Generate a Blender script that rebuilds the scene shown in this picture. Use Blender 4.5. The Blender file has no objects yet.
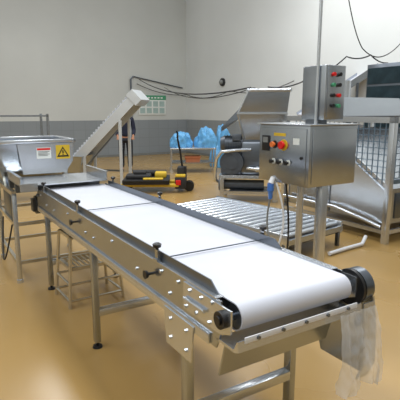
import bpy, bmesh, math, random
from mathutils import Vector, Matrix, noise, Euler
random.seed(4)
R=math.radians
scene=bpy.context.scene
scene.view_settings.view_transform='Standard'
scene.view_settings.look='None'

# ---------------------------------------------------------------- materials
def lin(c):
    return tuple(((v/255)/12.92 if v/255<=0.04045 else (((v/255)+0.055)/1.055)**2.4) for v in c)+(1,)
def mat(name,rgb,rough=0.5,metal=0.0,var=0.08,scale=8,stretch=(1,1,1),bump=0.0,alpha=1.0,emit=0,rvar=0.0,trans=0):
    m=bpy.data.materials.new(name); m.use_nodes=True
    nt=m.node_tree; b=nt.nodes['Principled BSDF']
    tc=nt.nodes.new('ShaderNodeTexCoord'); mp=nt.nodes.new('ShaderNodeMapping')
    mp.inputs['Scale'].default_value=stretch
    n=nt.nodes.new('ShaderNodeTexNoise'); n.inputs['Scale'].default_value=scale; n.inputs['Detail'].default_value=4
    nt.links.new(tc.outputs['Object'],mp.inputs['Vector']); nt.links.new(mp.outputs['Vector'],n.inputs['Vector'])
    cr=nt.nodes.new('ShaderNodeValToRGB')
    c=lin(rgb)
    cr.color_ramp.elements[0].position=0.3; cr.color_ramp.elements[1].position=0.7
    cr.color_ramp.elements[0].color=tuple(max(0,v*(1-var)) for v in c[:3])+(1,)
    cr.color_ramp.elements[1].color=tuple(min(1,v*(1+var)) for v in c[:3])+(1,)
    nt.links.new(n.outputs['Fac'],cr.inputs['Fac']); nt.links.new(cr.outputs['Color'],b.inputs['Base Color'])
    b.inputs['Roughness'].default_value=rough; b.inputs['Metallic'].default_value=metal
    if rvar:
        mr=nt.nodes.new('ShaderNodeMapRange'); mr.inputs['To Min'].default_value=rough-rvar; mr.inputs['To Max'].default_value=rough+rvar
        nt.links.new(n.outputs['Fac'],mr.inputs['Value']); nt.links.new(mr.outputs['Result'],b.inputs['Roughness'])
    if bump:
        bp=nt.nodes.new('ShaderNodeBump'); bp.inputs['Strength'].default_value=bump; bp.inputs['Distance'].default_value=0.01
        nt.links.new(n.outputs['Fac'],bp.inputs['Height']); nt.links.new(bp.outputs['Normal'],b.inputs['Normal'])
    if alpha<1: b.inputs['Alpha'].default_value=alpha
    if trans: b.inputs['Transmission Weight'].default_value=trans
    return m
STEEL=mat('stainless_steel',(178,184,191),0.23,0.95,0.04,3,(1,1,3),bump=0.03)
STEELD=mat('dull_steel',(116,122,130),0.28,0.92,0.06,5,(1,1,5))
STEELB=mat('bright_brushed_steel',(210,215,221),0.25,0.88,0.02,5,(5,1,1))
STEELW=mat('warm_tube_steel',(206,200,184),0.25,0.85,0.04,5)
CAST=mat('grey_cast_paint',(92,98,106),0.36,0.5,0.12,9,bump=0.05)
BELT=mat('white_conveyor_belt',(204,207,217),0.42,0,0.03,5)
BLACK=mat('black_plastic',(22,22,24),0.4,0,0.1,8)
DARK=mat('dark_rubber',(40,40,42),0.7,0,0.1,8)
WHITE=mat('white_plastic',(222,224,228),0.4,0,0.03,6)
RED=mat('red_plastic',(212,26,20),0.35,0,0.05,6)
YEL=mat('yellow_paint',(208,174,44),0.45,0,0.08,6)
ORG=mat('orange_plastic',(222,116,50),0.5,0,0.08,6)
BLUE=mat('blue_plastic',(70,120,200),0.4,0,0.08,6)
BLUEBAG=mat('light_blue_plastic_film',(106,176,226),0.28,0,0.22,6,bump=0.3,alpha=.86)
GREEN=mat('green_print',(70,150,110),0.6,0,0.05,6)
NAVY=mat('navy_cloth',(30,34,52),0.9,0,0.15,20)
TROU=mat('dark_trouser_cloth',(26,28,36),0.9,0,0.15,20)
SKIN=mat('skin',(170,120,90),0.55,0,0.05,10)
HAIR=mat('dark_hair',(22,18,16),0.6,0,0.2,40)
PAPER=mat('paper',(222,226,222),0.7,0,0.03,6)
CLEAR=mat('clear_plastic_film',(236,240,246),0.12,0,0.03,20,bump=0.25,alpha=0.4)
GLASSD=mat('dark_blue_green_panel',(40,58,66),0.15,0.2,0.3,5)
CABLE=mat('black_cable',(30,30,32),0.5,0,0.05,5)
GREYP=mat('grey_cove',(122,124,122))
INNER=mat('dark_tank_interior',(64,70,78),0.2,0.8,0.3,4)
BGREY=mat('blue_grey_mesh_paint',(104,124,142),0.35,0.4,0.1,5)

def floor_mat():
    return mat('ochre_epoxy_floor',(168,136,82),0.27,0,0.08,0.7,rvar=0.07)
def wall_mat(name,rgb,dado):
    m=bpy.data.materials.new(name); m.use_nodes=True; nt=m.node_tree; b=nt.nodes['Principled BSDF']
    tc=nt.nodes.new('ShaderNodeTexCoord'); sp=nt.nodes.new('ShaderNodeSeparateXYZ')
    nt.links.new(tc.outputs['Object'],sp.inputs[0])
    gt=nt.nodes.new('ShaderNodeMath'); gt.operation='GREATER_THAN'; gt.inputs[1].default_value=1.28
    nt.links.new(sp.outputs['Z'],gt.inputs[0])
    cb=nt.nodes.new('ShaderNodeCombineXYZ'); nt.links.new(sp.outputs['X'],cb.inputs['X']); nt.links.new(sp.outputs['Z'],cb.inputs['Y'])
    br=nt.nodes.new('ShaderNodeTexBrick'); br.offset=0; br.inputs['Scale'].default_value=1
    br.inputs['Brick Width'].default_value=0.4; br.inputs['Row Height'].default_value=0.32; br.inputs['Mortar Size'].default_value=0.008
    d_=lin(dado); br.inputs['Color1'].default_value=d_; br.inputs['Color2'].default_value=tuple(v*0.94 for v in d_[:3])+(1,)
    br.inputs['Mortar'].default_value=tuple(v*0.84 for v in d_[:3])+(1,)
    nt.links.new(cb.outputs[0],br.inputs['Vector'])
    n=nt.nodes.new('ShaderNodeTexNoise'); n.inputs['Scale'].default_value=0.5; n.inputs['Detail'].default_value=5
    nt.links.new(tc.outputs['Object'],n.inputs['Vector'])
    cr=nt.nodes.new('ShaderNodeValToRGB'); c=lin(rgb)
    cr.color_ramp.elements[0].position=0.3; cr.color_ramp.elements[1].position=0.7
    cr.color_ramp.elements[0].color=tuple(v*0.93 for v in c[:3])+(1,); cr.color_ramp.elements[1].color=tuple(v*1.03 for v in c[:3])+(1,)
    nt.links.new(n.outputs['Fac'],cr.inputs['Fac'])
    mx=nt.nodes.new('ShaderNodeMixRGB'); nt.links.new(gt.outputs[0],mx.inputs['Fac'])
    nt.links.new(br.outputs['Color'],mx.inputs['Color1']); nt.links.new(cr.outputs['Color'],mx.inputs['Color2'])
    nt.links.new(mx.outputs['Color'],b.inputs['Base Color']); b.inputs['Roughness'].default_value=0.6
    return m

# ---------------------------------------------------------------- mesh builder
class MB:
    def __init__(s): s.bm=bmesh.new()
    def box(s,a,b,rot=None,bev=0.0):
        c=(Vector(a)+Vector(b))/2; dd=Vector(b)-Vector(a)
        M=Matrix.Translation(c)
        if rot: M=M@Euler([R(q) for q in rot]).to_matrix().to_4x4()
        M=M@Matrix.Diagonal((abs(dd.x),abs(dd.y),abs(dd.z),1))
        r=bmesh.ops.create_cube(s.bm,size=1,matrix=M)
        if bev:
            es=set(e for v in r['verts'] for e in v.link_edges)
            bmesh.ops.bevel(s.bm,geom=list(es),offset=bev,segments=2,affect='EDGES',profile=0.5)
        return s
    def cyl(s,p,q,r,r2=None,seg=20,caps=True):
        p=Vector(p);q=Vector(q);dd=q-p
        M=Matrix.Translation((p+q)/2)@dd.to_track_quat('Z','Y').to_matrix().to_4x4()
        bmesh.ops.create_cone(s.bm,cap_ends=caps,segments=seg,radius1=r,radius2=r if r2 is None else r2,depth=dd.length,matrix=M)
        return s
    def bar(s,p,q,w_,h=None):
        p=Vector(p);q=Vector(q);dd=q-p;h=h or w_
        M=Matrix.Translation((p+q)/2)@dd.to_track_quat('Z','Y').to_matrix().to_4x4()@Matrix.Diagonal((w_,h,dd.length,1))
        bmesh.ops.create_cube(s.bm,size=1,matrix=M); return s
    def sph(s,c,r,sc=(1,1,1),seg=16):
        M=Matrix.Translation(Vector(c))@Matrix.Diagonal((sc[0],sc[1],sc[2],1))
        bmesh.ops.create_uvsphere(s.bm,u_segments=seg,v_segments=max(6,seg//2),radius=r,matrix=M); return s
    def tube(s,pts,r,seg=8):
        pts=[Vector(p) for p in pts]; n=len(pts); rings=[]; up=None
        for i,p in enumerate(pts):
            t=(pts[min(i+1,n-1)]-pts[max(i-1,0)]).normalized()
            if up is None:
                up=Vector((0,0,1)) if abs(t.z)<0.9 else Vector((1,0,0))
            up=(up-t*up.dot(t)).normalized(); sd=t.cross(up)
            rings.append([s.bm.verts.new(p+(up*math.cos(a)+sd*math.sin(a))*r) for a in [2*math.pi*k/seg for k in range(seg)]])
        for i in range(n-1):
            for k in range(seg):
                s.bm.faces.new((rings[i][k],rings[i][(k+1)%seg],rings[i+1][(k+1)%seg],rings[i+1][k]))
        s.bm.faces.new(rings[0][::-1]); s.bm.faces.new(rings[-1]); return s
    def prism(s,poly,axis,a,b):
        def P(u,v,w_):
            return {'x':(w_,u,v),'y':(u,w_,v),'z':(u,v,w_)}[axis]
        A=[s.bm.verts.new(P(u,v,a)) for u,v in poly]; B_=[s.bm.verts.new(P(u,v,b)) for u,v in poly]
        n=len(poly)
        for i in range(n): s.bm.faces.new((A[i],A[(i+1)%n],B_[(i+1)%n],B_[i]))
        s.bm.faces.new(A[::-1]); s.bm.faces.new(B_); return s
    def ring(s,outer,inner,axis,a,b):
        def P(u,v,w_):
            return {'x':(w_,u,v),'y':(u,w_,v),'z':(u,v,w_)}[axis]
        n=len(outer)
        V=[[s.bm.verts.new(P(u,v,w_)) for u,v in pr] for pr,w_ in ((outer,a),(outer,b),(inner,b),(inner,a))]
        for j in range(4):
            for i in range(n):
                k=(j+1)%4
                s.bm.faces.new((V[j][i],V[j][(i+1)%n],V[k][(i+1)%n],V[k][i]))
        return s
    def loft(s,loops,cap0=True,cap1=True):
        L=[[s.bm.verts.new(p) for p in l] for l in loops]; n=len(L[0])
        for a,b in zip(L,L[1:]):
            for i in range(n): s.bm.faces.new((a[i],a[(i+1)%n],b[(i+1)%n],b[i]))
        if cap0: s.bm.faces.new(L[0][::-1])
        if cap1: s.bm.faces.new(L[-1])
        return s
    def shell(s,loops,th=0.01):
        cs=[]
        for l in loops:
            c=sum((Vector(p) for p in l),Vector())/len(l)
            cs.append([tuple(Vector(p)+(c-Vector(p)).normalized()*th) for p in l])
        return s.loft(loops+cs[::-1])
    def obj(s,name,parent=None,m=STEEL,label=None,ang=35):
        bmesh.ops.recalc_face_normals(s.bm,faces=s.bm.faces)
        me=bpy.data.meshes.new(name)
        vs=[v.co for v in s.bm.verts]
        lo=Vector([min(v[i] for v in vs) for i in range(3)]); hi=Vector([max(v[i] for v in vs) for i in range(3)])
        c=(lo+hi)/2
        bmesh.ops.translate(s.bm,verts=s.bm.verts,vec=-c)
        for f in s.bm.faces: f.smooth=True
        s.bm.to_mesh(me); s.bm.free()
        me.set_sharp_from_angle(angle=R(ang))
        o=bpy.data.objects.new(name,me); o.location=c
        bpy.context.collection.objects.link(o)
        me.materials.append(m)
        if parent: o.parent=parent
        if label: o['label']=label
        return o
def rect(x0,x1,y0,y1,z): return [(x0,y0,z),(x1,y0,z),(x1,y1,z),(x0,y1,z)]
def thing(name,label,cat,loc=(0,0,0),rz=0,group=None):
    e=bpy.data.objects.new(name,None); e.location=loc; e.rotation_euler=(0,0,R(rz)); e.empty_display_size=0.2
    bpy.context.collection.objects.link(e); e['label']=label; e['category']=cat
    if group: e['group']=group
    return e
def top(o,label,cat,group=None):
    o['label']=label; o['category']=cat
    if group: o['group']=group
    return o
def dup(o,parent,off):
    c=o.copy(); c.location=Vector(o.location)+Vector(off); c.parent=parent
    bpy.context.collection.objects.link(c); return c

RZ=31.67
d=Vector((-math.sin(R(RZ)),math.cos(R(RZ)),0)); w=Vector((math.cos(R(RZ)),math.sin(R(RZ)),0))
O=Vector((.119,1.604,0))

# ---------------------------------------------------------------- room
K=Vector((-.52,18,0)); A=12.0; B=20.0; HT=6.3
def wall(name,p,q,th,m):
    dr=(q-p); L=dr.length; ang=math.atan2(dr.y,dr.x)
    me=bpy.data.meshes.new(name); bm=bmesh.new()
    bmesh.ops.create_cube(bm,size=1,matrix=Matrix.Translation((L/2,th/2,HT/2))@Matrix.Diagonal((L,th,HT,1)))
    bm.to_mesh(me); bm.free(); me.materials.append(m)
    o=bpy.data.objects.new(name,me); o.location=p; o.rotation_euler=(0,0,ang); o['kind']='structure'
    bpy.context.collection.objects.link(o); return o
WL=wall_mat('wall_paint_shaded',(200,202,198),(138,144,148))  # darker copy of the wall paint, the less lit side put into the colour
WR=wall_mat('wall_paint_lit',(218,221,220),(146,151,154))  # lighter copy of the same paint, light on the right wall coloured in
cK=K; cL=K-w*A; cR=K-d*B; cN=K-w*A-d*B
wall('wall_back',cL,cK,0.2,WL)
wall('wall_right',cK,cR,0.2,WR)
wall('wall_front',cR,cN,0.2,WL)
wall('wall_left',cN,cL,0.2,WL)
mb=MB(); mb.loft([[tuple(p+Vector((0,0,-.1))) for p in (cN,cR,cK,cL)],[tuple(p) for p in (cN,cR,cK,cL)]])
fl=mb.obj('floor',None,floor_mat()); fl['kind']='structure'
mb=MB(); mb.bar(cL-d*0.02+Vector((0,0,.04)),cK-d*0.02+Vector((0,0,.04)),0.04,0.08); o=mb.obj('baseboard_back',None,GREYP); o['kind']='structure'
mb=MB(); mb.bar(cK-w*0.02+Vector((0,0,.04)),cR-w*0.02+Vector((0,0,.04)),0.04,0.08); o=mb.obj('baseboard_right',None,GREYP); o['kind']='structure'

# ---------------------------------------------------------------- main belt conveyor
C=thing('belt_conveyor','long stainless steel belt conveyor with a wide white belt','conveyor',O,RZ)
r=.055; zc=.845; Lc=3.0
def stad(rr):
    pts=[]
    for i in range(13):
        a=R(-90-180*i/12); pts.append((rr*math.cos(a)*1.0,zc+rr*math.sin(a)))
    for i in range(13):
        a=R(90-180*i/12); pts.append((Lc+rr*math.cos(a),zc+rr*math.sin(a)))
    return pts
MB().ring(stad(r),stad(r-.005),'x',.008,.592).obj('belt',C,BELT,'white smooth belt')
for yy in (0,Lc):
    MB().cyl((.012,yy,zc),(.588,yy,zc),r-.006,seg=28).cyl((-.045,yy,zc),(.645,yy,zc),.014).obj('end_roller',C,STEELD)
def frame(x0,x1,inn):
    m=MB(); m.prism([(.06,.70),(Lc-.03,.70),(Lc+.03,.76),(Lc+.03,.9),(.03,.9),(.03,.77)],'x',x0,x1)
    m.box((min(x0,inn),.12,.70),(max(x0,inn),Lc-.05,.706)); 
    return m.obj('side_frame',C,STEEL)
frame(-.03,-.022,.01); frame(.622,.63,.59)
MB().box((-.042,.10,.70),(-.03,Lc,.745),bev=.003).obj('side_rail',C,STEELB)
MB().box((.63,.10,.70),(.642,Lc,.745),bev=.003).obj('side_rail',C,STEELB)
for x0,x1,sg in ((-.038,-.03,-1),(.63,.638,1)):
    MB().prism([(-.045,.80),(-.045,.89),(.30,.895),(.30,.775),(.02,.775)],'x',x0,x1).obj('bearing_plate',C,STEELB)
    if sg<0:
        xo=x0
        MB().cyl((xo,0,zc),(xo+sg*.022,0,zc),.034,seg=28).cyl((xo+sg*.022,0,zc),(xo+sg*.03,0,zc),.018).obj('bearing',C,BLACK)
        MB().cyl((xo+sg*.008,.12,.83),(xo+sg*.008,.28,.83),.008,seg=10).obj('tension_screw',C,STEELB)
b0=MB().cyl((-.038,.08,.88),(-.046,.08,.88),.009,seg=6).obj('bolt',C,STEELB)
for (yy,zz) in [(.16,.87),(.25,.87),(.1,.79),(.2,.79),(.28,.79)]: dup(b0,C,(0,yy-.08,zz-.88))
for (yy,zz) in [(.36,.87),(.44,.79),(.52,.87),(.80,.80),(1.15,.86),(1.48,.80),(1.64,.80),(2.05,.85),(2.45,.80),(2.70,.80),(2.90,.86)]:
    dup(b0,C,(.008,yy-.08,zz-.88))
def guide(x0,x1,y0,h): return MB().prism([(y0,.902),(y0+.06,.902+h),(2.88,.902+h),(2.88,.902)],'x',x0,x1)
MB().prism([(-.03,.9),(.006,.9),(.006,.904),(-.03,.904)],'y',.06,2.88).obj('frame_lip',C,STEELB)
MB().prism([(.594,.9),(.63,.9),(.63,.904),(.594,.904)],'y',.06,2.88).obj('frame_lip',C,STEELB)
guide(-.006,0.0,.08,.045).obj('guide_rail',C,STEELD,'grey steel side guide')
guide(.600,.606,.40,.045).obj('guide_rail',C,STEELD,'grey steel side guide')
for yy in (.58,1.82,2.80):
    for xx in (-.02,.62):
        m=MB(); m.box((xx-.012,yy-.02,.904),(xx+.012,yy+.02,.914)); m.box((xx-.005,yy-.015,.904),(xx+.005,yy+.015,.96)); 
        m.obj('guide_bracket',C,STEEL)
        m=MB(); m.cyl((xx,yy,.96),(xx,yy,.97),.008); m.cyl((xx,yy,.97),(xx,yy,.985),.019,.022,seg=12); m.cyl((xx,yy,.985),(xx,yy,.991),.022,.012,seg=12)
        m.obj('clamp_knob',C,BLACK,'black plastic clamp knob')
for yy in (.62,1.86):
    MB().cyl((-.03,yy,.83),(-.055,yy,.83),.007).cyl((-.055,yy,.83),(-.07,yy,.83),.018,.022,seg=12).obj('clamp_knob',C,BLACK)
for yy in (.58,1.82):
    MB().cyl((-.02,yy,.912),(.62,yy,.912),.0035,seg=8).obj('cross_rod',C,STEELD)
for yy in (.32,1.56,2.80):
    for xx in (-.008,.608):
        m=MB(); m.box((xx-.02,yy-.025,.04),(xx+.02,yy+.025,.745),bev=.004); m.obj('leg',C,STEEL)
        m=MB(); m.cyl((xx,yy,.0),(xx,yy,.015),.035,.03); m.cyl((xx,yy,.015),(xx,yy,.05),.01); m.obj('foot',C,BLACK)
    MB().box((.0,yy-.025,.23),(.60,yy+.025,.28),bev=.004).obj('cross_brace',C,STEELB)
MB().prism([(.20,.73),(.46,.73),(.44,.56),(.22,.56)],'x',-.050,-.043).obj('gusset_plate',C,STEELB)
for k in (.26,.40):
    for zz in (.60,.69): dup(b0,C,(-.012,k-.08,zz-.88))
MB().prism([(-.085,.745),(-.06,.735),(.06,.735),(.06,.745),(-.055,.747),(-.075,.785),(-.08,.785)],'x',-.03,.63).obj('discharge_tray',C,STEELB,'bright steel discharge lip')
MB().box((.0,-.084,.772),(.60,-.078,.796),bev=.002).obj('scraper_blade',C,WHITE,'white plastic scraper strip')
b1=MB().cyl((.06,-.084,.784),(.06,-.092,.784),.008,seg=6).obj('bolt',C,STEELD)
for k in range(1,5): dup(b1,C,(.12*k,0,0))
MB().prism([(.03,.735),(.04,.735),(.09,.56),(.08,.56)],'x',.0,.60).obj('under_guard',C,STEEL,'stainless panel under the head roller')
m=MB()
m.cyl((.64,.0,.83),(.656,.0,.83),.082,seg=40); m.cyl((.656,.0,.83),(.664,.0,.83),.072,seg=40)
m.obj('drive_ring',C,BLACK,'black drive ring')
m=MB(); m.cyl((.664,.0,.83),(.715,.0,.83),.080,seg=40); m.cyl((.715,.0,.83),(.728,.0,.83),.080,.062,seg=40); m.obj('drive_cap',C,STEELD,'smooth rounded grey metal end cap')
MB().prism([(-.082,.80),(-.10,.66),(-.105,.50),(-.07,.42),(.20,.42),(.26,.60),(.26,.76),(.06,.78),(.0,.745)],'x',.700,.712).obj('drive_guard',C,STEEL,'sloping polished steel guard below the drive end')
MB().prism([(-.086,.78),(-.104,.66),(-.110,.50),(-.075,.415),(-.068,.42),(-.10,.50),(-.096,.66),(-.080,.78)],'x',.64,.712).obj('guard_apron',C,STEELB,ang=15)
MB().box((.63,.04,.72),(.705,.14,.76),bev=.004).obj('guard_bracket',C,STEELD)

# plastic bag
bm=bmesh.new(); N=40;Mz=34; G=[]
for j in range(Mz+1):
    row=[]
    for i in range(N+1):
        f=j/Mz; u=i/N
        x=.45+.22*u+.07*f*(u-.2); z=.785-.34*f-.02*math.sin(u*9)*f
        x+=.03*noise.noise(Vector((i*.10,j*.08,3)))*f
        y=-.125-.03*math.sin(f*2)+.03*noise.noise(Vector((i*.22,j*.05,0)))*(0.3+f)+.008*noise.noise(Vector((i*.6,j*.25,5)))
        row.append(bm.verts.new((x,min(y,-.113),z)))
    G.append(row)
for j in range(Mz):
    for i in range(N): bm.faces.new((G[j][i],G[j][i+1],G[j+1][i+1],G[j+1][i]))
for f in bm.faces: f.smooth=True
me=bpy.data.meshes.new('plastic_bag'); bm.to_mesh(me); bm.free(); me.materials.append(CLEAR)
pb=bpy.data.objects.new('plastic_bag',me); pb.location=O; pb.rotation_euler=(0,0,R(RZ)); bpy.context.collection.objects.link(pb)
top(pb,'crumpled clear plastic bag hanging from the belt discharge lip','plastic bag')

# ---------------------------------------------------------------- infeed hopper machine
F=thing('infeed_hopper','stainless steel infeed hopper with vibrating tray and warning labels','food hopper',O,RZ)
m=MB(); m.box((-.2,2.90,.945),(.60,3.50,.955)); m.box((-.2,2.90,.945),(-.19,3.5,1.03)); m.box((.59,2.90,.945),(.60,3.5,1.03)); 
m.box((-.2,2.895,.90),(-.05,2.905,.97)); m.box((-.21,2.9,1.025),(-.18,3.5,1.035)); m.box((.58,2.9,1.025),(.61,3.5,1.035))
m.obj('feed_tray',F,STEELB,'shallow stainless feed tray')
m=MB(); m.box((-.2,3.12,.86),(.60,3.17,.945)); m.box((-.2,3.42,.86),(.6,3.47,.945)); m.obj('tray_support',F,STEELD)
x0,x1,y0,y1=-.46,.46,3.50,4.20
m=MB(); m.shell([rect(x0+.26,x1-.16,y0+.16,y1-.2,.84),rect(x0+.20,x1-.08,y0+.04,y1-.12,1.02),rect(x0,x1,y0-.02,y1,1.24),rect(x0,x1,y0-.02,y1,1.30)],.012)
m.obj('hopper',F,STEEL,'wide open hopper with sloping sides')
m=MB(); 
for a,b in (((x0-.02,y0-.04,1.285),(x1+.02,y0-.0,1.32)),((x0-.02,y1-.02,1.285),(x1+.02,y1+.02,1.32)),((x0-.02,y0-.04,1.285),(x0+.02,y1+.02,1.32)),((x1-.02,y0-.04,1.285),(x1+.02,y1+.02,1.32))): m.box(a,b,bev=.005)
m.obj('hopper_rim',F,STEELB)
m=MB(); m.prism([(-.10,1.28),(x1-.01,1.28),(x1-.02,1.10),(x1-.10,.98),(-.06,.98)],'y',3.455,3.47); m.bar((-.05,3.46,1.05),(-.05,3.56,1.05),.02); m.bar((x1-.1,3.46,1.05),(x1-.1,3.56,1.05),.02); m.obj('front_panel',F,STEELB,'flat front panel carrying the labels')
MB().box((.08,3.452,1.13),(.22,3.455,1.24)).obj('white_label',F,PAPER,'white printed caution label')
MB().box((.085,3.4505,1.215),(.215,3.452,1.235)).obj('label_header',F,RED)
m=MB()
for k in range(4): m.box((.095,3.4505,1.198-.013*k),(.205-.02*(k%2),3.452,1.202-.013*k))
m.obj('label_print',F,BLACK)
MB().box((.27,3.452,1.12),(.41,3.455,1.26)).obj('yellow_label',F,YEL,'yellow warning triangle label')
def tri(c,h): return [(c[0]-h*.62,c[1]-h*.45),(c[0]+h*.62,c[1]-h*.45),(c[0],c[1]+h*.6)]
m=MB(); m.ring(tri((.34,1.185),.1),tri((.34,1.185),.066),'y',3.4505,3.452); m.box((.333,3.4505,1.175),(.347,3.452,1.205)); m.box((.333,3.4505,1.16),(.347,3.452,1.169)); m.obj('warning_triangle',F,BLACK)
for xx in (-.22,.52):
    for yy in (3.12,4.05):
        m=MB(); m.box((xx-.02,yy-.02,.03),(xx+.02,yy+.02,.86 if yy<4 else 1.02),bev=.003); m.cyl((xx,yy,0),(xx,yy,.03),.03); m.obj('leg',F,STEELB)
m=MB()
for yy in (3.12,4.05):
    m.box((-.2,yy-.015,.18),(.5,yy+.015,.21)); m.box((-.2,yy-.015,.55),(.5,yy+.015,.58))
for xx in (-.22,.52):
    m.box((xx-.015,3.14,.18),(xx+.015,4.03,.21)); m.box((xx-.015,3.14,.55),(xx+.015,4.03,.58)); m.box((xx-.02,3.1,.84),(xx+.02,4.07,.88))
m.obj('lower_frame',F,STEELW)
m=MB(); m.cyl((.0,3.3,.70),(.35,3.3,.70),.09,seg=28); m.box((.1,3.22,.78),(.25,3.38,.9),bev=.01); m.box((-.03,3.25,.64),(.0,3.35,.76)); m.obj('vibrator_motor',F,CAST)
MB().box((-.215,3.35,.58),(-.16,3.75,.85),bev=.01).obj('switch_box',F,STEELD)
pts=[(-.24-.06*math.sin(f*3.1),3.2+.5*f,.55-.4*math.sin(f*3.1)) for f in [i/16 for i in range(17)]]
MB().tube(pts,.008).obj('cable',F,CABLE)

# step stool
S=thing('step_stool','two-level stainless tubular step stool with grating shelves','stool',O+d*2.47+w*.24,RZ+2)
hw,hd=.23,.18
for nm,zt,q in (('grating_top',.60,.86),('grating_shelf',.34,.94)):
    a,b=hw*q,hd*q
    m=MB(); m.box((-a,-b,zt-.025),(a,-b+.025,zt)); m.box((-a,b-.025,zt-.025),(a,b,zt)); m.box((-a,-b,zt-.025),(-a+.025,b,zt)); m.box((a-.025,-b,zt-.025),(a,b,zt))
    for k in range(10):
        xk=-a+.03+(2*a-.06)*k/9; m.box((xk-.006,-b+.02,zt-.018),(xk+.006,b-.02,zt-.004))
    m.obj(nm,S,STEELW)
for sx in (-1,1):
    for sy in (-1,1):
        MB().cyl((sx*hw*1.03,sy*hd*1.03,0),(sx*hw*.84,sy*hd*.84,.59),.014,seg=12).obj('leg',S,STEELW)
m=MB(); 
for zz,q in ((.06,1.01),(.2,.965)):
    P_=[(-hw*q,-hd*q,zz),(hw*q,-hd*q,zz),(hw*q,hd*q,zz),(-hw*q,hd*q,zz)]
    for i in range(4): m.cyl(P_[i],P_[(i+1)%4],.011,seg=10)
m.obj('stretcher',S,STEELW)

# ---------------------------------------------------------------- control stand
P=thing('control_stand','stainless steel control panel on posts with emergency stop buttons','control panel',(.83,3.5,0),RZ)
MB().cyl((.09,.17,.02),(.09,.17,1.03),.028,seg=20).obj('post',P,STEELB)
MB().box((.20,.04,.02),(.27,.11,1.03),bev=.006).obj('post',P,STEELB)
MB().box((-.02,-.02,0),(.42,.45,.02),bev=.004).obj('base_plate',P,STEELD)
MB().box((0,0,1.015),(.53,.60,1.49),bev=.008).obj('control_box',P,STEEL,'brushed stainless enclosure')
MB().box((-.015,-.015,1.49),(.545,.615,1.50),bev=.003).obj('rain_lid',P,STEELB)
MB().box((-.008,.03,1.04),(0,.57,1.465),bev=.003).obj('control_door',P,STEEL)
MB().box((.03,-.008,1.04),(.50,0,1.465),bev=.003).obj('side_door',P,STEEL)
def button(y,z,mm,rr=.026,col=YEL,nm='emergency_button'):
    if col: MB().cyl((-.008,y,z),(-.011,y,z),rr*1.35,seg=24).obj('button_ring',P,col)
    MB().cyl((-.011,y,z),(-.03,y,z),rr*.55,seg=16).cyl((-.03,y,z),(-.045,y,z),rr,rr*.9,seg=24).obj(nm,P,mm)
button(.28,1.33,RED,.034,YEL); button(.39,1.33,ORG,.024,BLACK,'indicator_lamp')
for yy in (.40,.31,.22): button(yy,1.19,BLACK,.018,PAPER,'selector_knob')
MB().box((-.016,.455,1.27),(-.008,.545,1.40),bev=.003).obj('meter_display',P,BLACK,'dark display meter')
MB().box((-.018,.470,1.34),(-.016,.530,1.385)).obj('meter_window',P,GREYP)
MB().box((-.0105,.10,1.34),(-.008,.17,1.39)).obj('name_plate',P,PAPER)
MB().box((-.0105,.26,1.40),(-.008,.40,1.425)).obj('name_plate',P,YEL)
MB().cyl((-.008,.07,1.24),(-.02,.07,1.24),.012).obj('door_lock',P,BLACK)
MB().cyl((.175,.12,1.50),(.175,.12,3.8),.013,seg=20).obj('conduit_pole',P,STEELB)
MB().box((.19,.05,1.53),(.41,.30,1.95),bev=.006).obj('switch_box',P,STEEL,'small stainless push button box')
MB().box((.212,.045,1.55),(.39,.05,1.93),bev=.002).obj('switch_box_door',P,STEEL)
MB().box((.19,.12,1.50),(.3,.25,1.535)).obj('box_bracket',P,STEELD)
cols=[RED,BLACK,GREEN,BLACK,BLACK,RED,BLACK,GREEN]
k=0
for zz in (1.88,1.80,1.72,1.64):
    for xx in (.265,.33):
        MB().cyl((xx,.045,zz),(xx,.025,zz),.015,seg=16).obj('push_button',P,cols[k]); k+=1
MB().cyl((-.03,.40,1.0),(-.03,.40,.94),.028,seg=20).cyl((-.03,.40,.94),(-.03,.40,.87),.022,.016).obj('plug',P,BLUE,'blue industrial plug')
MB().cyl((-.03,.40,1.0),(-.0,.40,1.05),.024,seg=20).obj('plug_socket',P,WHITE)
pts=[]
for i in range(25):
    f=i/24; pts.append((-.03-.05*math.sin(f*3.1)+.05*f,.40-.18*f+.05*math.sin(f*6),.87-.84*f))
MB().tube(pts,.008).obj('cable',P,GREYP)
pts=[(-.02+.04*math.sin(f*5),.34-.06*math.sin(f*4),1.015-.9*f) for f in [i/20 for i in range(21)]]
MB().tube(pts,.008).obj('cable',P,WHITE)
pts=[(.05+.06*math.sin(f*3),.30+.03*f,1.015-.95*f) for f in [i/20 for i in range(21)]]
MB().tube(pts,.008).obj('cable',P,CABLE)

# ---------------------------------------------------------------- roller table
ang=math.degrees(math.atan2(-.76,.65))
T=thing('roller_table','low gravity roller table with many steel rollers','roller conveyor',(-.50,6.35,0),ang)
LT=2.2; WT=1.0
for y in (0,WT):
    MB().box((0,y-.015,.17),(LT,y+.015,.31),bev=.004).obj('side_rail',T,STEELB)
for x in (0,LT): MB().box((x-.015,.0,.20),(x+.015,WT,.26)).obj('end_rail',T,STEEL)
MB().box((.02,.02,.175),(LT-.02,WT-.02,.185)).obj('dark_sheet',T,DARK,'dark sheet below the rollers')  # flat dark sheet laid in so the gaps between rollers look dark
r0=None
for i in range(17):
    x=.08+i*(LT-.16)/16
    if r0 is None: r0=MB().cyl((x,.02,.275),(x,WT-.02,.275),.033,seg=18).obj('roller',T,STEELB); xr=x
    else: dup(r0,T,(x-xr,0,0))
for x in (.05,LT/2,LT-.05):
    for y in (.0,WT): MB().box((x-.02,y-.02,0),(x+.02,y+.02,.2)).obj('leg',T,STEELD)

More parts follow.
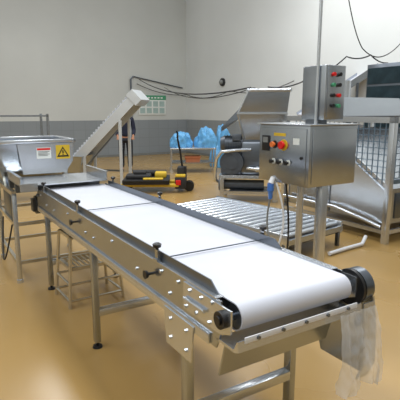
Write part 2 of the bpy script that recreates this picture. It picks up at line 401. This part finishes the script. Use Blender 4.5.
# ---------------------------------------------------------------- grinder
Gd=thing('meat_grinder','grey industrial grinder with angled steel hopper, motor and pipework','industrial grinder',(.98,8.4,0),-8)
for x in (-.55,.4):
    for y in (-.3,.3): MB().box((x-.035,y-.035,.03),(x+.035,y+.035,.46)).cyl((x,y,0),(x,y,.03),.05).obj('leg',Gd,STEELB)
m=MB()
m.box((-.60,-.34,.42),(.53,.34,.48)); m.box((-.58,-.33,.14),(.43,-.28,.19)); m.box((-.58,.28,.14),(.43,.33,.19))
m.obj('base_frame',Gd,STEELB)
MB().box((-.22,-.28,.48),(.50,.28,1.08),bev=.05).obj('machine_housing',Gd,STEELD,'dark stainless machine housing')
m=MB(); m.cyl((-.38,.24,.70),(-.38,-.34,.70),.21,seg=36); m.cyl((-.38,-.34,.70),(-.38,-.38,.70),.11,seg=28); m.box((-.58,-.25,.48),(-.2,.25,.60),bev=.03)
for k in range(8):
    a=k*math.pi/4; m.cyl((-.38+.165*math.cos(a),-.34,.70+.165*math.sin(a)),(-.38+.165*math.cos(a),-.36,.70+.165*math.sin(a)),.018,seg=6)
m.obj('gear_housing',Gd,CAST,'round cast gear housing')
m=MB(); m.cyl((-.52,-.05,1.02),(-.10,-.05,1.02),.14,seg=28)
for k in range(8): m.cyl((-.48+.045*k,-.05,1.02),(-.468+.045*k,-.05,1.02),.16,seg=28)
m.cyl((-.60,-.05,1.02),(-.52,-.05,1.02),.11,.15,seg=28); m.box((-.38,-.24,1.08),(-.22,-.12,1.20),bev=.01); m.obj('motor',Gd,CAST,'finned motor with terminal box')
m=MB(); m.cyl((-.55,-.1,.28),(.2,-.1,.28),.09,seg=24); m.cyl((-.62,-.1,.28),(-.55,-.1,.28),.12,seg=24); m.box((-.42,-.25,.15),(.3,.1,.19)); m.obj('lower_pump',Gd,CAST)
m=MB(); m.tube([(-.6,-.1,.30),(-.68,-.15,.36),(-.68,-.28,.5),(-.64,-.40,.78),(-.55,-.43,.9),(-.3,-.41,.93),(-.05,-.3,.93)],.03,12); m.obj('pipe',Gd,STEELB)
m=MB(); m.tube([(-.1,-.3,.60),(.1,-.42,.60),(.3,-.42,.62),(.45,-.3,.62)],.03,12); m.cyl((.05,-.42,.60),(.12,-.42,.60),.05); m.obj('pipe',Gd,STEELB)
m=MB(); m.shell([rect(-.16,.40,-.20,.20,1.05),rect(-.22,.44,-.25,.25,1.22),rect(-.30,.56,-.32,.32,1.56),rect(-.12,.60,-.34,.34,1.93)],.015); m.obj('hopper',Gd,STEEL,'tall angled steel hopper')
m=MB(); m.bar((-.16,-.23,1.07),(-.28,-.335,1.56),.025); m.bar((-.28,-.335,1.56),(-.11,-.355,1.93),.025); m.bar((.42,-.26,1.2),(.56,-.335,1.56),.025); m.bar((-.30,-.335,1.56),(.57,-.335,1.56),.03)
m.obj('hopper_ribs',Gd,STEELB)
m=MB(); m.loft([[(-.58,-.2,1.24),(-.58,.2,1.24),(-.28,.26,1.46),(-.28,-.26,1.46)],[(-.58,-.2,1.32),(-.58,.2,1.32),(-.2,.26,1.70),(-.2,-.26,1.70)]]); m.obj('feed_chute',Gd,STEELD)
m=MB(); m.cyl((-.12,-.34,1.95),(.60,-.34,1.95),.03); m.cyl((-.12,.34,1.95),(.60,.34,1.95),.03); m.cyl((.60,-.34,1.95),(.60,.34,1.95),.03); m.cyl((-.12,-.34,1.95),(-.12,.34,1.95),.03); m.obj('hopper_rim',Gd,STEELB)

# ---------------------------------------------------------------- big washing tank
Tk=thing('washing_tank','large enclosed stainless tank with broad sloping panels and mesh screens','steel tank',(2.25,5.39,0),RZ)
TL=1.9; TW=2.0
for x in (.035,TW-.035):
    for y in (.035,TL-.035):
        MB().box((x-.035,y-.035,0),(x+.035,y+.035,1.50),bev=.004).obj('leg',Tk,STEELB)
m=MB(); 
m.box((0,0,1.46),(TW,.07,1.53)); m.box((0,TL-.07,1.46),(TW,TL,1.53)); m.box((0,0,1.46),(.07,TL,1.53)); m.box((TW-.07,0,1.46),(TW,TL,1.53)); m.obj('top_rim',Tk,STEELB)
m=MB()
m.box((.01,.05,.12),(.05,TL-.05,.17)); m.box((.05,.01,.12),(TW-.05,.05,.17))
m.box((TW-.05,.05,.12),(TW-.01,TL-.05,.17)); m.obj('bottom_rail',Tk,STEELB)
MB().prism([(.09,.22),(.09,.66),(1.15,1.34),(TL-.08,1.34),(TL-.08,.22)],'x',.08,TW-.08).obj('tank_body',Tk,STEEL,'enclosed polished tank body with broad slope')
m=MB(); m.prism([(.10,.24),(.10,.64),(.95,1.19),(.95,.24)],'x',.060,.080); m.obj('side_panel',Tk,STEELB)
m=MB(); m.prism([(.98,.24),(.98,1.21),(1.15,1.32),(TL-.1,1.32),(TL-.1,.24)],'x',.060,.080); m.obj('side_panel',Tk,STEEL)
m=MB(); m.bar((.095,.09,.685),(.095,1.15,1.365),.03,.04); m.bar((TW-.12,.09,.685),(TW-.12,1.15,1.365),.03,.04); m.obj('slope_rail',Tk,STEELB)
m=MB(); m.box((.25,.075,.28),(1.7,.09,.60),bev=.004); m.obj('end_panel',Tk,STEELD)
# mesh screens above the slope
m=MB()
for k in range(22): m.box((.02,.09+k*.08,.80+.0*k),(.026,.10+k*.08,1.46)) if .70+.64*(.09+k*.08)<1.35 and False else None
for k in range(20): 
    y=.12+k*.08; zb=min(1.34,.70+(y-.09)*.64)
    if zb<1.42: m.box((.02,y,zb),(.028,y+.012,1.46))
for k in range(9):
    z=.78+k*.075; ye=min(TL-.1,.09+(z-.66)/.64)
    m.box((.022,.07,z),(.026,ye if z<1.34 else TL-.07,z+.010))
m.obj('mesh_screen',Tk,BGREY,'blue-grey wire mesh screen')
m=MB()
for k in range(20): m.box((.1+k*.095,.02,.80),(.112+k*.095,.028,1.46))
for k in range(9): m.box((.07,.022,.80+k*.075),(TW-.07,.026,.81+k*.075))
m.box((.07,.0,.74),(TW-.07,.04,.79)); m.obj('mesh_screen',Tk,BGREY,'blue-grey wire mesh screen')
m=MB(); m.tube([(.02,.1,.20),(-.03,.3,.26),(-.03,.8,.34),(-.03,1.8,.34)],.022,12); m.obj('pipe',Tk,STEELB)
m=MB(); m.prism([(1.2,1.53),(1.35,1.80),(1.85,1.80),(1.85,1.53)],'x',.35,TW-.05); m.obj('rear_hood',Tk,STEEL,'raised stainless hood')
MB().cyl((.9,1.55,1.80),(.9,1.55,2.05),.09,seg=24).obj('vent_stub',Tk,STEELB)
top(MB().tube([(1.45,4.95,.03),(1.7,5.15,.03),(1.95,5.33,.03),(2.02,5.42,.1)],.022,12).obj('drain_pipe',None,WHITE),'low straight white drain pipe on the floor beside the tank','pipe')

# elevated inclined conveyor behind tank
E=thing('elevator_conveyor','tall inclined steel elevator conveyor with braced legs','conveyor',(2.55,10.6,0),4)
a0=Vector((-.2,0,1.5)); a1=Vector((2.4,0,3.2))
for y in (0,.5):
    MB().bar(a0+Vector((0,y,0)),a1+Vector((0,y,0)),.02,.14).obj('side_frame',E,STEEL)
MB().bar(a0+Vector((0,.25,.0)),a1+Vector((0,.25,.0)),.46,.04).obj('belt',E,BELT)
for x,z in ((.1,1.65),(1.0,2.22),(1.9,2.78)):
    for y in (0,.5): MB().box((x-.025,y-.025,0),(x+.025,y+.025,z)).obj('leg',E,STEELD)
m=MB(); m.bar((.1,0,.3),(1.0,0,1.5),.03); m.bar((1.0,0,.3),(.1,0,1.4),.03); m.box((.1,-.01,1.2),(1.9,.01,1.24)); m.bar((1.0,0,1.3),(1.9,0,2.5),.03)
m.obj('cross_brace',E,STEELD)
Cb=thing('machine_cabinet','tall steel framed cabinet with dark blue-green panels','cabinet',(3.62,8.2,0),RZ)
MB().box((0,0,0),(.8,.9,2.45),bev=.01).obj('cabinet_body',Cb,STEELD)
for k in range(4): MB().box((.03,-.012,1.1+.33*k),(.77,0,1.39+.33*k)).obj('glazed_panel',Cb,GLASSD)
for k in range(4): MB().box((-.012,.03,1.1+.33*k),(0,.87,1.39+.33*k)).obj('glazed_panel',Cb,GLASSD)

# ---------------------------------------------------------------- small inclined conveyor at rear
RAIL=mat('pale_steel_rail',(204,208,210),0.45,0.35,0.03,5)
I=thing('inclined_conveyor','bright inclined steel conveyor with closely cleated belt and feed box','conveyor',(-2.85,10.2,0),-10)
p0=Vector((.0,0,.42)); p1=Vector((1.50,0,1.90))
nrm=Vector((-(p1-p0).z,0,(p1-p0).x)).normalized()
for y in (0,.6):
    MB().bar(p0+Vector((0,y,0)),p1+Vector((0,y,0)),.03,.20).obj('side_rail',I,RAIL)
MB().bar(p0+Vector((0,.3,0))+nrm*.05,p1+Vector((0,.3,0))+nrm*.05,.56,.05).obj('belt',I,BELT,'pale ribbed belt')
m=MB()
for k in range(26):
    c=p0+(p1-p0)*(k+.5)/26
    m.bar(c+nrm*.12+Vector((0,.03,0)),c+nrm*.12+Vector((0,.57,0)),.012,.09)
m.obj('belt_cleats',I,WHITE)
for x,z in ((.3,.6),(1.15,1.42)):
    for y in (0,.6): MB().box((x-.03,y-.02,0),(x+.03,y+.02,z)).obj('leg',I,RAIL)
m=MB(); m.box((.3,-.01,.3),(1.15,.01,.34)); m.bar((.3,0,.35),(1.1,0,1.2),.03); m.obj('cross_brace',I,STEELD)
MB().shell([rect(-.25,.2,-.05,.65,.25),rect(-.35,.3,-.12,.72,.62)],.012).obj('feed_box',I,STEEL)
MB().box((-.25,0,0),(.2,.6,.25)).obj('feed_box_base',I,STEELD)
e=(p1-p0).normalized()
m=MB(); m.bar(p1-e*.12+Vector((0,.3,0)),p1+e*.06+Vector((0,.3,0)),.66,.30); m.obj('discharge_head',I,RAIL,'rectangular steel discharge head')

# ---------------------------------------------------------------- person
def skinobj(name,parent,verts,edges,rad,m,root=0,sub=2):
    me=bpy.data.meshes.new(name); me.from_pydata([Vector(v) for v in verts],edges,[]); me.materials.append(m)
    o=bpy.data.objects.new(name,me); bpy.context.collection.objects.link(o); o.parent=parent
    sk=o.modifiers.new('Skin','SKIN'); sk.use_smooth_shade=True
    if not me.skin_vertices: 
        bpy.context.view_layer.objects.active=o
        bpy.ops.mesh.customdata_skin_add()
    for i,rr in enumerate(rad):
        rr=rr if isinstance(rr,tuple) else (rr,rr)
        me.skin_vertices[0].data[i].radius=rr; me.skin_vertices[0].data[i].use_root=(i==root)
    sb=o.modifiers.new('Sub','SUBSURF'); sb.levels=sub; sb.render_levels=sub
    return o
H=thing('person','person in dark work clothes standing behind the inclined conveyor','person',(-1.98,12.3,0),10)
V=[(0,0,.92),(0,0,1.08),(0,0,1.25),(0,0,1.40),(0,-.01,1.47),(0,-.02,1.53),(0,-.03,1.60),(0,-.02,1.67)]
Rr=[(.13,.1),(.12,.09),(.14,.1),(.12,.08),.05,.055,(.075,.09),(.06,.07)]
Ed=[(i,i+1) for i in range(7)]
for sx in (-1,1):
    b=len(V)
    V+=[(sx*.18,0,1.38),(sx*.23,-.02,1.10),(sx*.20,-.20,.95),(sx*.19,-.26,.91)]; Rr+=[.055,.042,.03,.026]
    Ed+=[(3,b),(b,b+1),(b+1,b+2),(b+2,b+3)]
    h=b+3
    for k in range(4):
        c=len(V); ox=(k-1.5)*.02
        V+=[(sx*.19+ox,-.32,.895),(sx*.19+ox,-.35-.008*(1 if k in(1,2) else 0),.87)]; Rr+=[.009,.008]; Ed+=[(h,c),(c,c+1)]
    c=len(V); V+=[(sx*.155,-.29,.90),(sx*.14,-.32,.89)]; Rr+=[.01,.008]; Ed+=[(h,c),(c,c+1)]
    c=len(V); V+=[(sx*.1,0,.86),(sx*.11,-.01,.48),(sx*.11,.02,.09),(sx*.12,-.12,.04)]; Rr+=[.09,.06,.045,.035]
    Ed+=[(0,c),(c,c+1),(c+1,c+2),(c+2,c+3)]
skinobj('body',H,V,Ed,Rr,SKIN)
V=[(0,0,.88),(0,0,1.08),(0,0,1.25),(0,0,1.39),(0,-.01,1.45)]; Rr=[(.165,.125),(.15,.115),(.165,.125),(.14,.1),.06]; Ed=[(0,1),(1,2),(2,3),(3,4)]
for sx in (-1,1):
    b=len(V); V+=[(sx*.18,0,1.38),(sx*.23,-.02,1.10),(sx*.205,-.18,.965)]; Rr+=[.072,.057,.043]; Ed+=[(3,b),(b,b+1),(b+1,b+2)]
skinobj('jacket',H,V,Ed,Rr,NAVY)
V=[(0,0,.93)]; Rr=[(.15,.115)]; Ed=[]
for sx in (-1,1):
    b=len(V); V+=[(sx*.1,0,.84),(sx*.11,-.01,.48),(sx*.11,.02,.10)]; Rr+=[.11,.08,.07]; Ed+=[(0,b),(b,b+1),(b+1,b+2)]
skinobj('trousers',H,V,Ed,Rr,TROU)
for sx in (-1,1):
    MB().sph((sx*.115,-.06,.045),.1,(.5,1.2,.45)).obj('shoe',H,BLACK)
MB().sph((0,.0,1.67),.1,(.85,.98,.8)).obj('hair',H,HAIR)
for sx in (-1,1): MB().sph((sx*.03,-.105,1.615),.011).obj('eye',H,BLACK)
MB().sph((0,-.122,1.59),.016,(.7,1,1.4)).obj('nose',H,SKIN)
MB().sph((0,-.108,1.555),.02,(1.2,.5,.3)).obj('mouth',H,mat('lips',(150,80,70)))

# ---------------------------------------------------------------- pallet truck + load
J=thing('pallet_truck','low dark and yellow pallet truck with forks and upright handle','pallet truck',(-.42,9.3,0),0)
for y in (-.24,.24): 
    MB().box((-1.15,y-.08,.12),(.0,y+.08,.18),bev=.02).obj('fork',J,YEL)
    MB().cyl((-1.05,y-.05,.06),(-1.05,y+.05,.06),.06).obj('load_wheel',J,BLACK)
m=MB(); m.box((-.08,-.30,.08),(.14,.30,.32),bev=.03); m.box((-.04,-.14,.3),(.10,.14,.50),bev=.03); m.cyl((.1,0,.2),(.1,0,.5),.05); m.obj('pump_housing',J,DARK)
MB().box((-.06,-.33,.16),(.04,-.30,.26),bev=.008).obj('side_cap',J,RED)
MB().box((-.07,-.29,.31),(.13,-.12,.36),bev=.015).obj('cover_plate',J,YEL)
for y in (-.1,.06): MB().cyl((.2,y,.1),(.2,y+.05,.1),.1,seg=24).obj('steer_wheel',J,BLACK)
m=MB(); m.tube([(.06,0,.48),(.02,0,.8),(-.03,0,1.05)],.02,12); m.tube([(-.03,0,1.05),(-.03,-.12,1.1),(-.04,-.14,1.2),(-.04,.14,1.2),(-.03,.12,1.1),(-.03,0,1.05)],.016,10); m.obj('handle',J,BLACK)
Lo=thing('equipment_pallet','black pallet loaded with dark and yellow machine parts','pallet',(-1.04,9.3,.18),3)
m=MB(); m.box((-.5,-.42,.05),(.42,.42,.09),bev=.01)
for y in (-.4,0,.36): m.box((-.5,y,0),(.42,y+.05,.06))
m.obj('pallet_deck',Lo,BLACK)
MB().box((-.1,-.40,.09),(.30,-.30,.13),bev=.02).obj('load_bar',Lo,YEL)
MB().box((.12,-.1,.09),(.36,.2,.20),bev=.03).obj('machine_part',Lo,YEL)
m=MB(); m.box((-.45,-.25,.09),(.05,.1,.17),bev=.03); m.cyl((-.35,.3,.15),(.35,.3,.15),.06); m.box((-.3,-.15,.17),(-.05,.1,.23),bev=.02); m.obj('machine_part',Lo,DARK)
# ---------------------------------------------------------------- steel trolley with blue film
Y=thing('steel_trolley','stainless steel trolley table with lower shelf','trolley',(-.2,12.3,0),5)
MB().box((-.6,-.35,.62),(.6,.35,.66),bev=.01).obj('table_top',Y,STEELB)
MB().box((-.57,-.32,.25),(.57,.32,.28)).obj('lower_shelf',Y,STEEL)
for x in (-.57,.57):
    for y in (-.32,.32): MB().cyl((x,y,.08),(x,y,.62),.02).cyl((x,y-.02,.045),(x,y+.02,.045),.045).obj('leg',Y,STEELB)
def crumple(name,loc,rx,ry,rz,seed,m,label,cat,group=None):
    bm=bmesh.new(); bmesh.ops.create_icosphere(bm,subdivisions=6,radius=1)
    for v in bm.verts:
        p=v.co.copy(); q=p*1.3+Vector((seed,seed*2,0))
        az=math.atan2(p.y,p.x)
        fold=.05*math.sin(az*9+3*noise.noise(q))*(1-max(0,p.z))
        k=.9+.22*noise.noise(q)+.10*noise.noise(q*2.5)+fold+.03*noise.noise(q*7)
        v.co=Vector((p.x*rx*k*(1.15-.35*max(0,p.z)),p.y*ry*k,(max(-.3,p.z)+.3)/1.3*rz*k*1.1))
        if v.co.z<0: v.co.z=0
    for f in bm.faces: f.smooth=True
    me=bpy.data.meshes.new(name); bm.to_mesh(me); bm.free(); me.materials.append(m)
    o=bpy.data.objects.new(name,me); o.location=loc; bpy.context.collection.objects.link(o); top(o,label,cat,group); return o
crumple('plastic_film_bundle',(-.50,12.3,.66),.28,.3,.44,1.3,BLUEBAG,'soft light blue plastic film draped on the trolley','plastic film','blue film bundles')
crumple('plastic_film_bundle',(.16,12.3,.66),.28,.3,.55,5.1,BLUEBAG,'loose light blue plastic film heap on the trolley end','plastic film','blue film bundles')
crumple('plastic_film_bundle',(.70,13.4,.0),.38,.3,1.15,8.7,BLUEBAG,'tall blue plastic film bundle standing on the floor','plastic film','blue film bundles')
oc=thing('plastic_crate','small orange plastic crate on the trolley shelf','crate',(-.2,12.2,.28),5)
CR=mat('faded_orange_plastic',(176,106,70),0.55,0,.05,6)
MB().shell([rect(-.18,.18,-.14,.14,0),rect(-.20,.20,-.17,.17,.14)],.012).obj('crate_body',oc,CR)
MB().ring([(-.21,-.18),(.21,-.18),(.21,.18),(-.21,.18)],[(-.19,-.16),(.19,-.16),(.19,.16),(-.19,.16)],'z',.12,.15).obj('crate_rim',oc,CR)

# ---------------------------------------------------------------- wall things
def onL(s,z,off=0.0): return K-w*s-d*off+Vector((0,0,z))
N1=thing('notice_board','white notice board with green header and printed sheets','notice board',onL(1.45,1.82,.005),RZ)
MB().box((-.55,-.03,-.36),(.55,0,.34),bev=.005).obj('board',N1,PAPER)
MB().box((-.55,-.035,.18),(.55,-.03,.34)).obj('header',N1,GREEN,'green header strip')
gp=mat('grey_print',(160,182,178))
for x in (-.5,-.24,.02,.28):
    for z in (-.3,-.06): MB().box((x,-.034,z),(x+.2,-.03,z+.19)).obj('printed_sheet',N1,gp)
m=MB()
for k in range(7): m.box((-.45+.13*k,-.038,.23),(-.37+.13*k,-.035,.28))
m.obj('header_print',N1,PAPER)
W1=thing('wall_lamp','small round dark bulkhead lamp fixed to the wall','lamp',K-d*2.47+Vector((0,0,2.55)),RZ)
MB().cyl((-.001,0,0),(-.06,0,0),.13,seg=24).obj('lamp_base',W1,DARK)
MB().sph((-.08,0,0),.08).obj('lamp_globe',W1,GREYP)
m=MB(); m.tube([onL(2.3,1.3,.06),onL(2.3,2.7,.06),onL(2.2,2.8,.06)],.03); m.tube([onL(2.2,2.8,.06),onL(.2,2.45,.06)],.02); top(m.obj('wall_pipe',None,CAST),'grey conduit pipe running along the wall','pipe')
def cable(pts,label,r=.018,sg=.12):
    P=[Vector(p) for p in pts]; out=[]
    for a,b,sag in [(P[i],P[i+1],sg*(P[i+1]-P[i]).length**.7) for i in range(len(P)-1)]:
        for k in range(12):
            f=k/12; q=a.lerp(b,f); q.z-=sag*4*f*(1-f)*.5; out.append(q)
    out.append(P[-1]); top(MB().tube(out,r,6).obj('overhead_cable',None,CABLE),label,'cable')
cable([onL(2.0,2.7,.12),(.9,8.4,2.01)],'black cable slung from the wall to the grinder',.014)
cable([(1.2,8.4,2.02),(1.9,8.4,2.15),(2.6,8.5,2.55),(3.1,8.7,2.6),(3.5,8.9,2.48)],'black cable looping towards the steel cabinet',.012,.15)
cable([onL(1.0,2.45,.12),(1.0,8.6,2.02)],'thin black cable slung across the hall',.010)
cable([onL(2.1,2.55,.12),onL(.05,2.2,.12),K-d*3.0-w*.1+Vector((0,0,2.25)),K-d*6.0-w*.1+Vector((0,0,2.4))],'thin black cable sagging along the wall',.012,.16)
cable([(2.7,8.9,3.6),(3.0,8.9,2.75),(3.4,9.0,2.6),(3.9,9.1,3.0)],'thin black cable hanging loosely above the machines',.010,.2)
Q=thing('steel_rack','stainless steel rack frame with two shelves','rack',(-3.5,7.9,0),RZ)
for x in (0,.9):
    for y in (0,.5): MB().box((x-.02,y-.02,0),(x+.02,y+.02,1.55)).obj('post',Q,STEEL)
for z in (.4,.95,1.5): MB().box((-.02,-.02,z),(.92,.52,z+.03)).obj('shelf',Q,STEEL)

# ---------------------------------------------------------------- light, camera
wd=bpy.data.worlds.new('world'); scene.world=wd; wd.use_nodes=True
wd.node_tree.nodes['Background'].inputs['Color'].default_value=(.95,.98,1,1)
wd.node_tree.nodes['Background'].inputs['Strength'].default_value=.60
def area(loc,sx,sy,p,rz=RZ):
    l=bpy.data.lights.new('added_overhead_light','AREA'); l.shape='RECTANGLE'; l.size=sx; l.size_y=sy; l.energy=p; l.color=(.97,.99,1)  # unseen lamps added overhead for highlights and shadows
    o=bpy.data.objects.new('added_overhead_light',l); o.location=loc; o.rotation_euler=(0,0,R(rz)); bpy.context.collection.objects.link(o)
area((1.0,2.0,5.6),.8,5,170); area((-2.5,9,5.8),.8,6,240); area((2.8,9,5.8),.8,6,240); area((-3.0,1.5,5.6),.8,5,150)
cam=bpy.data.cameras.new('camera'); cam.sensor_width=36; cam.lens=460/400*36
co=bpy.data.objects.new('camera',cam); co.location=(0,0,1.6); co.rotation_euler=(R(90-10.95),0,0)
bpy.context.collection.objects.link(co); scene.camera=co
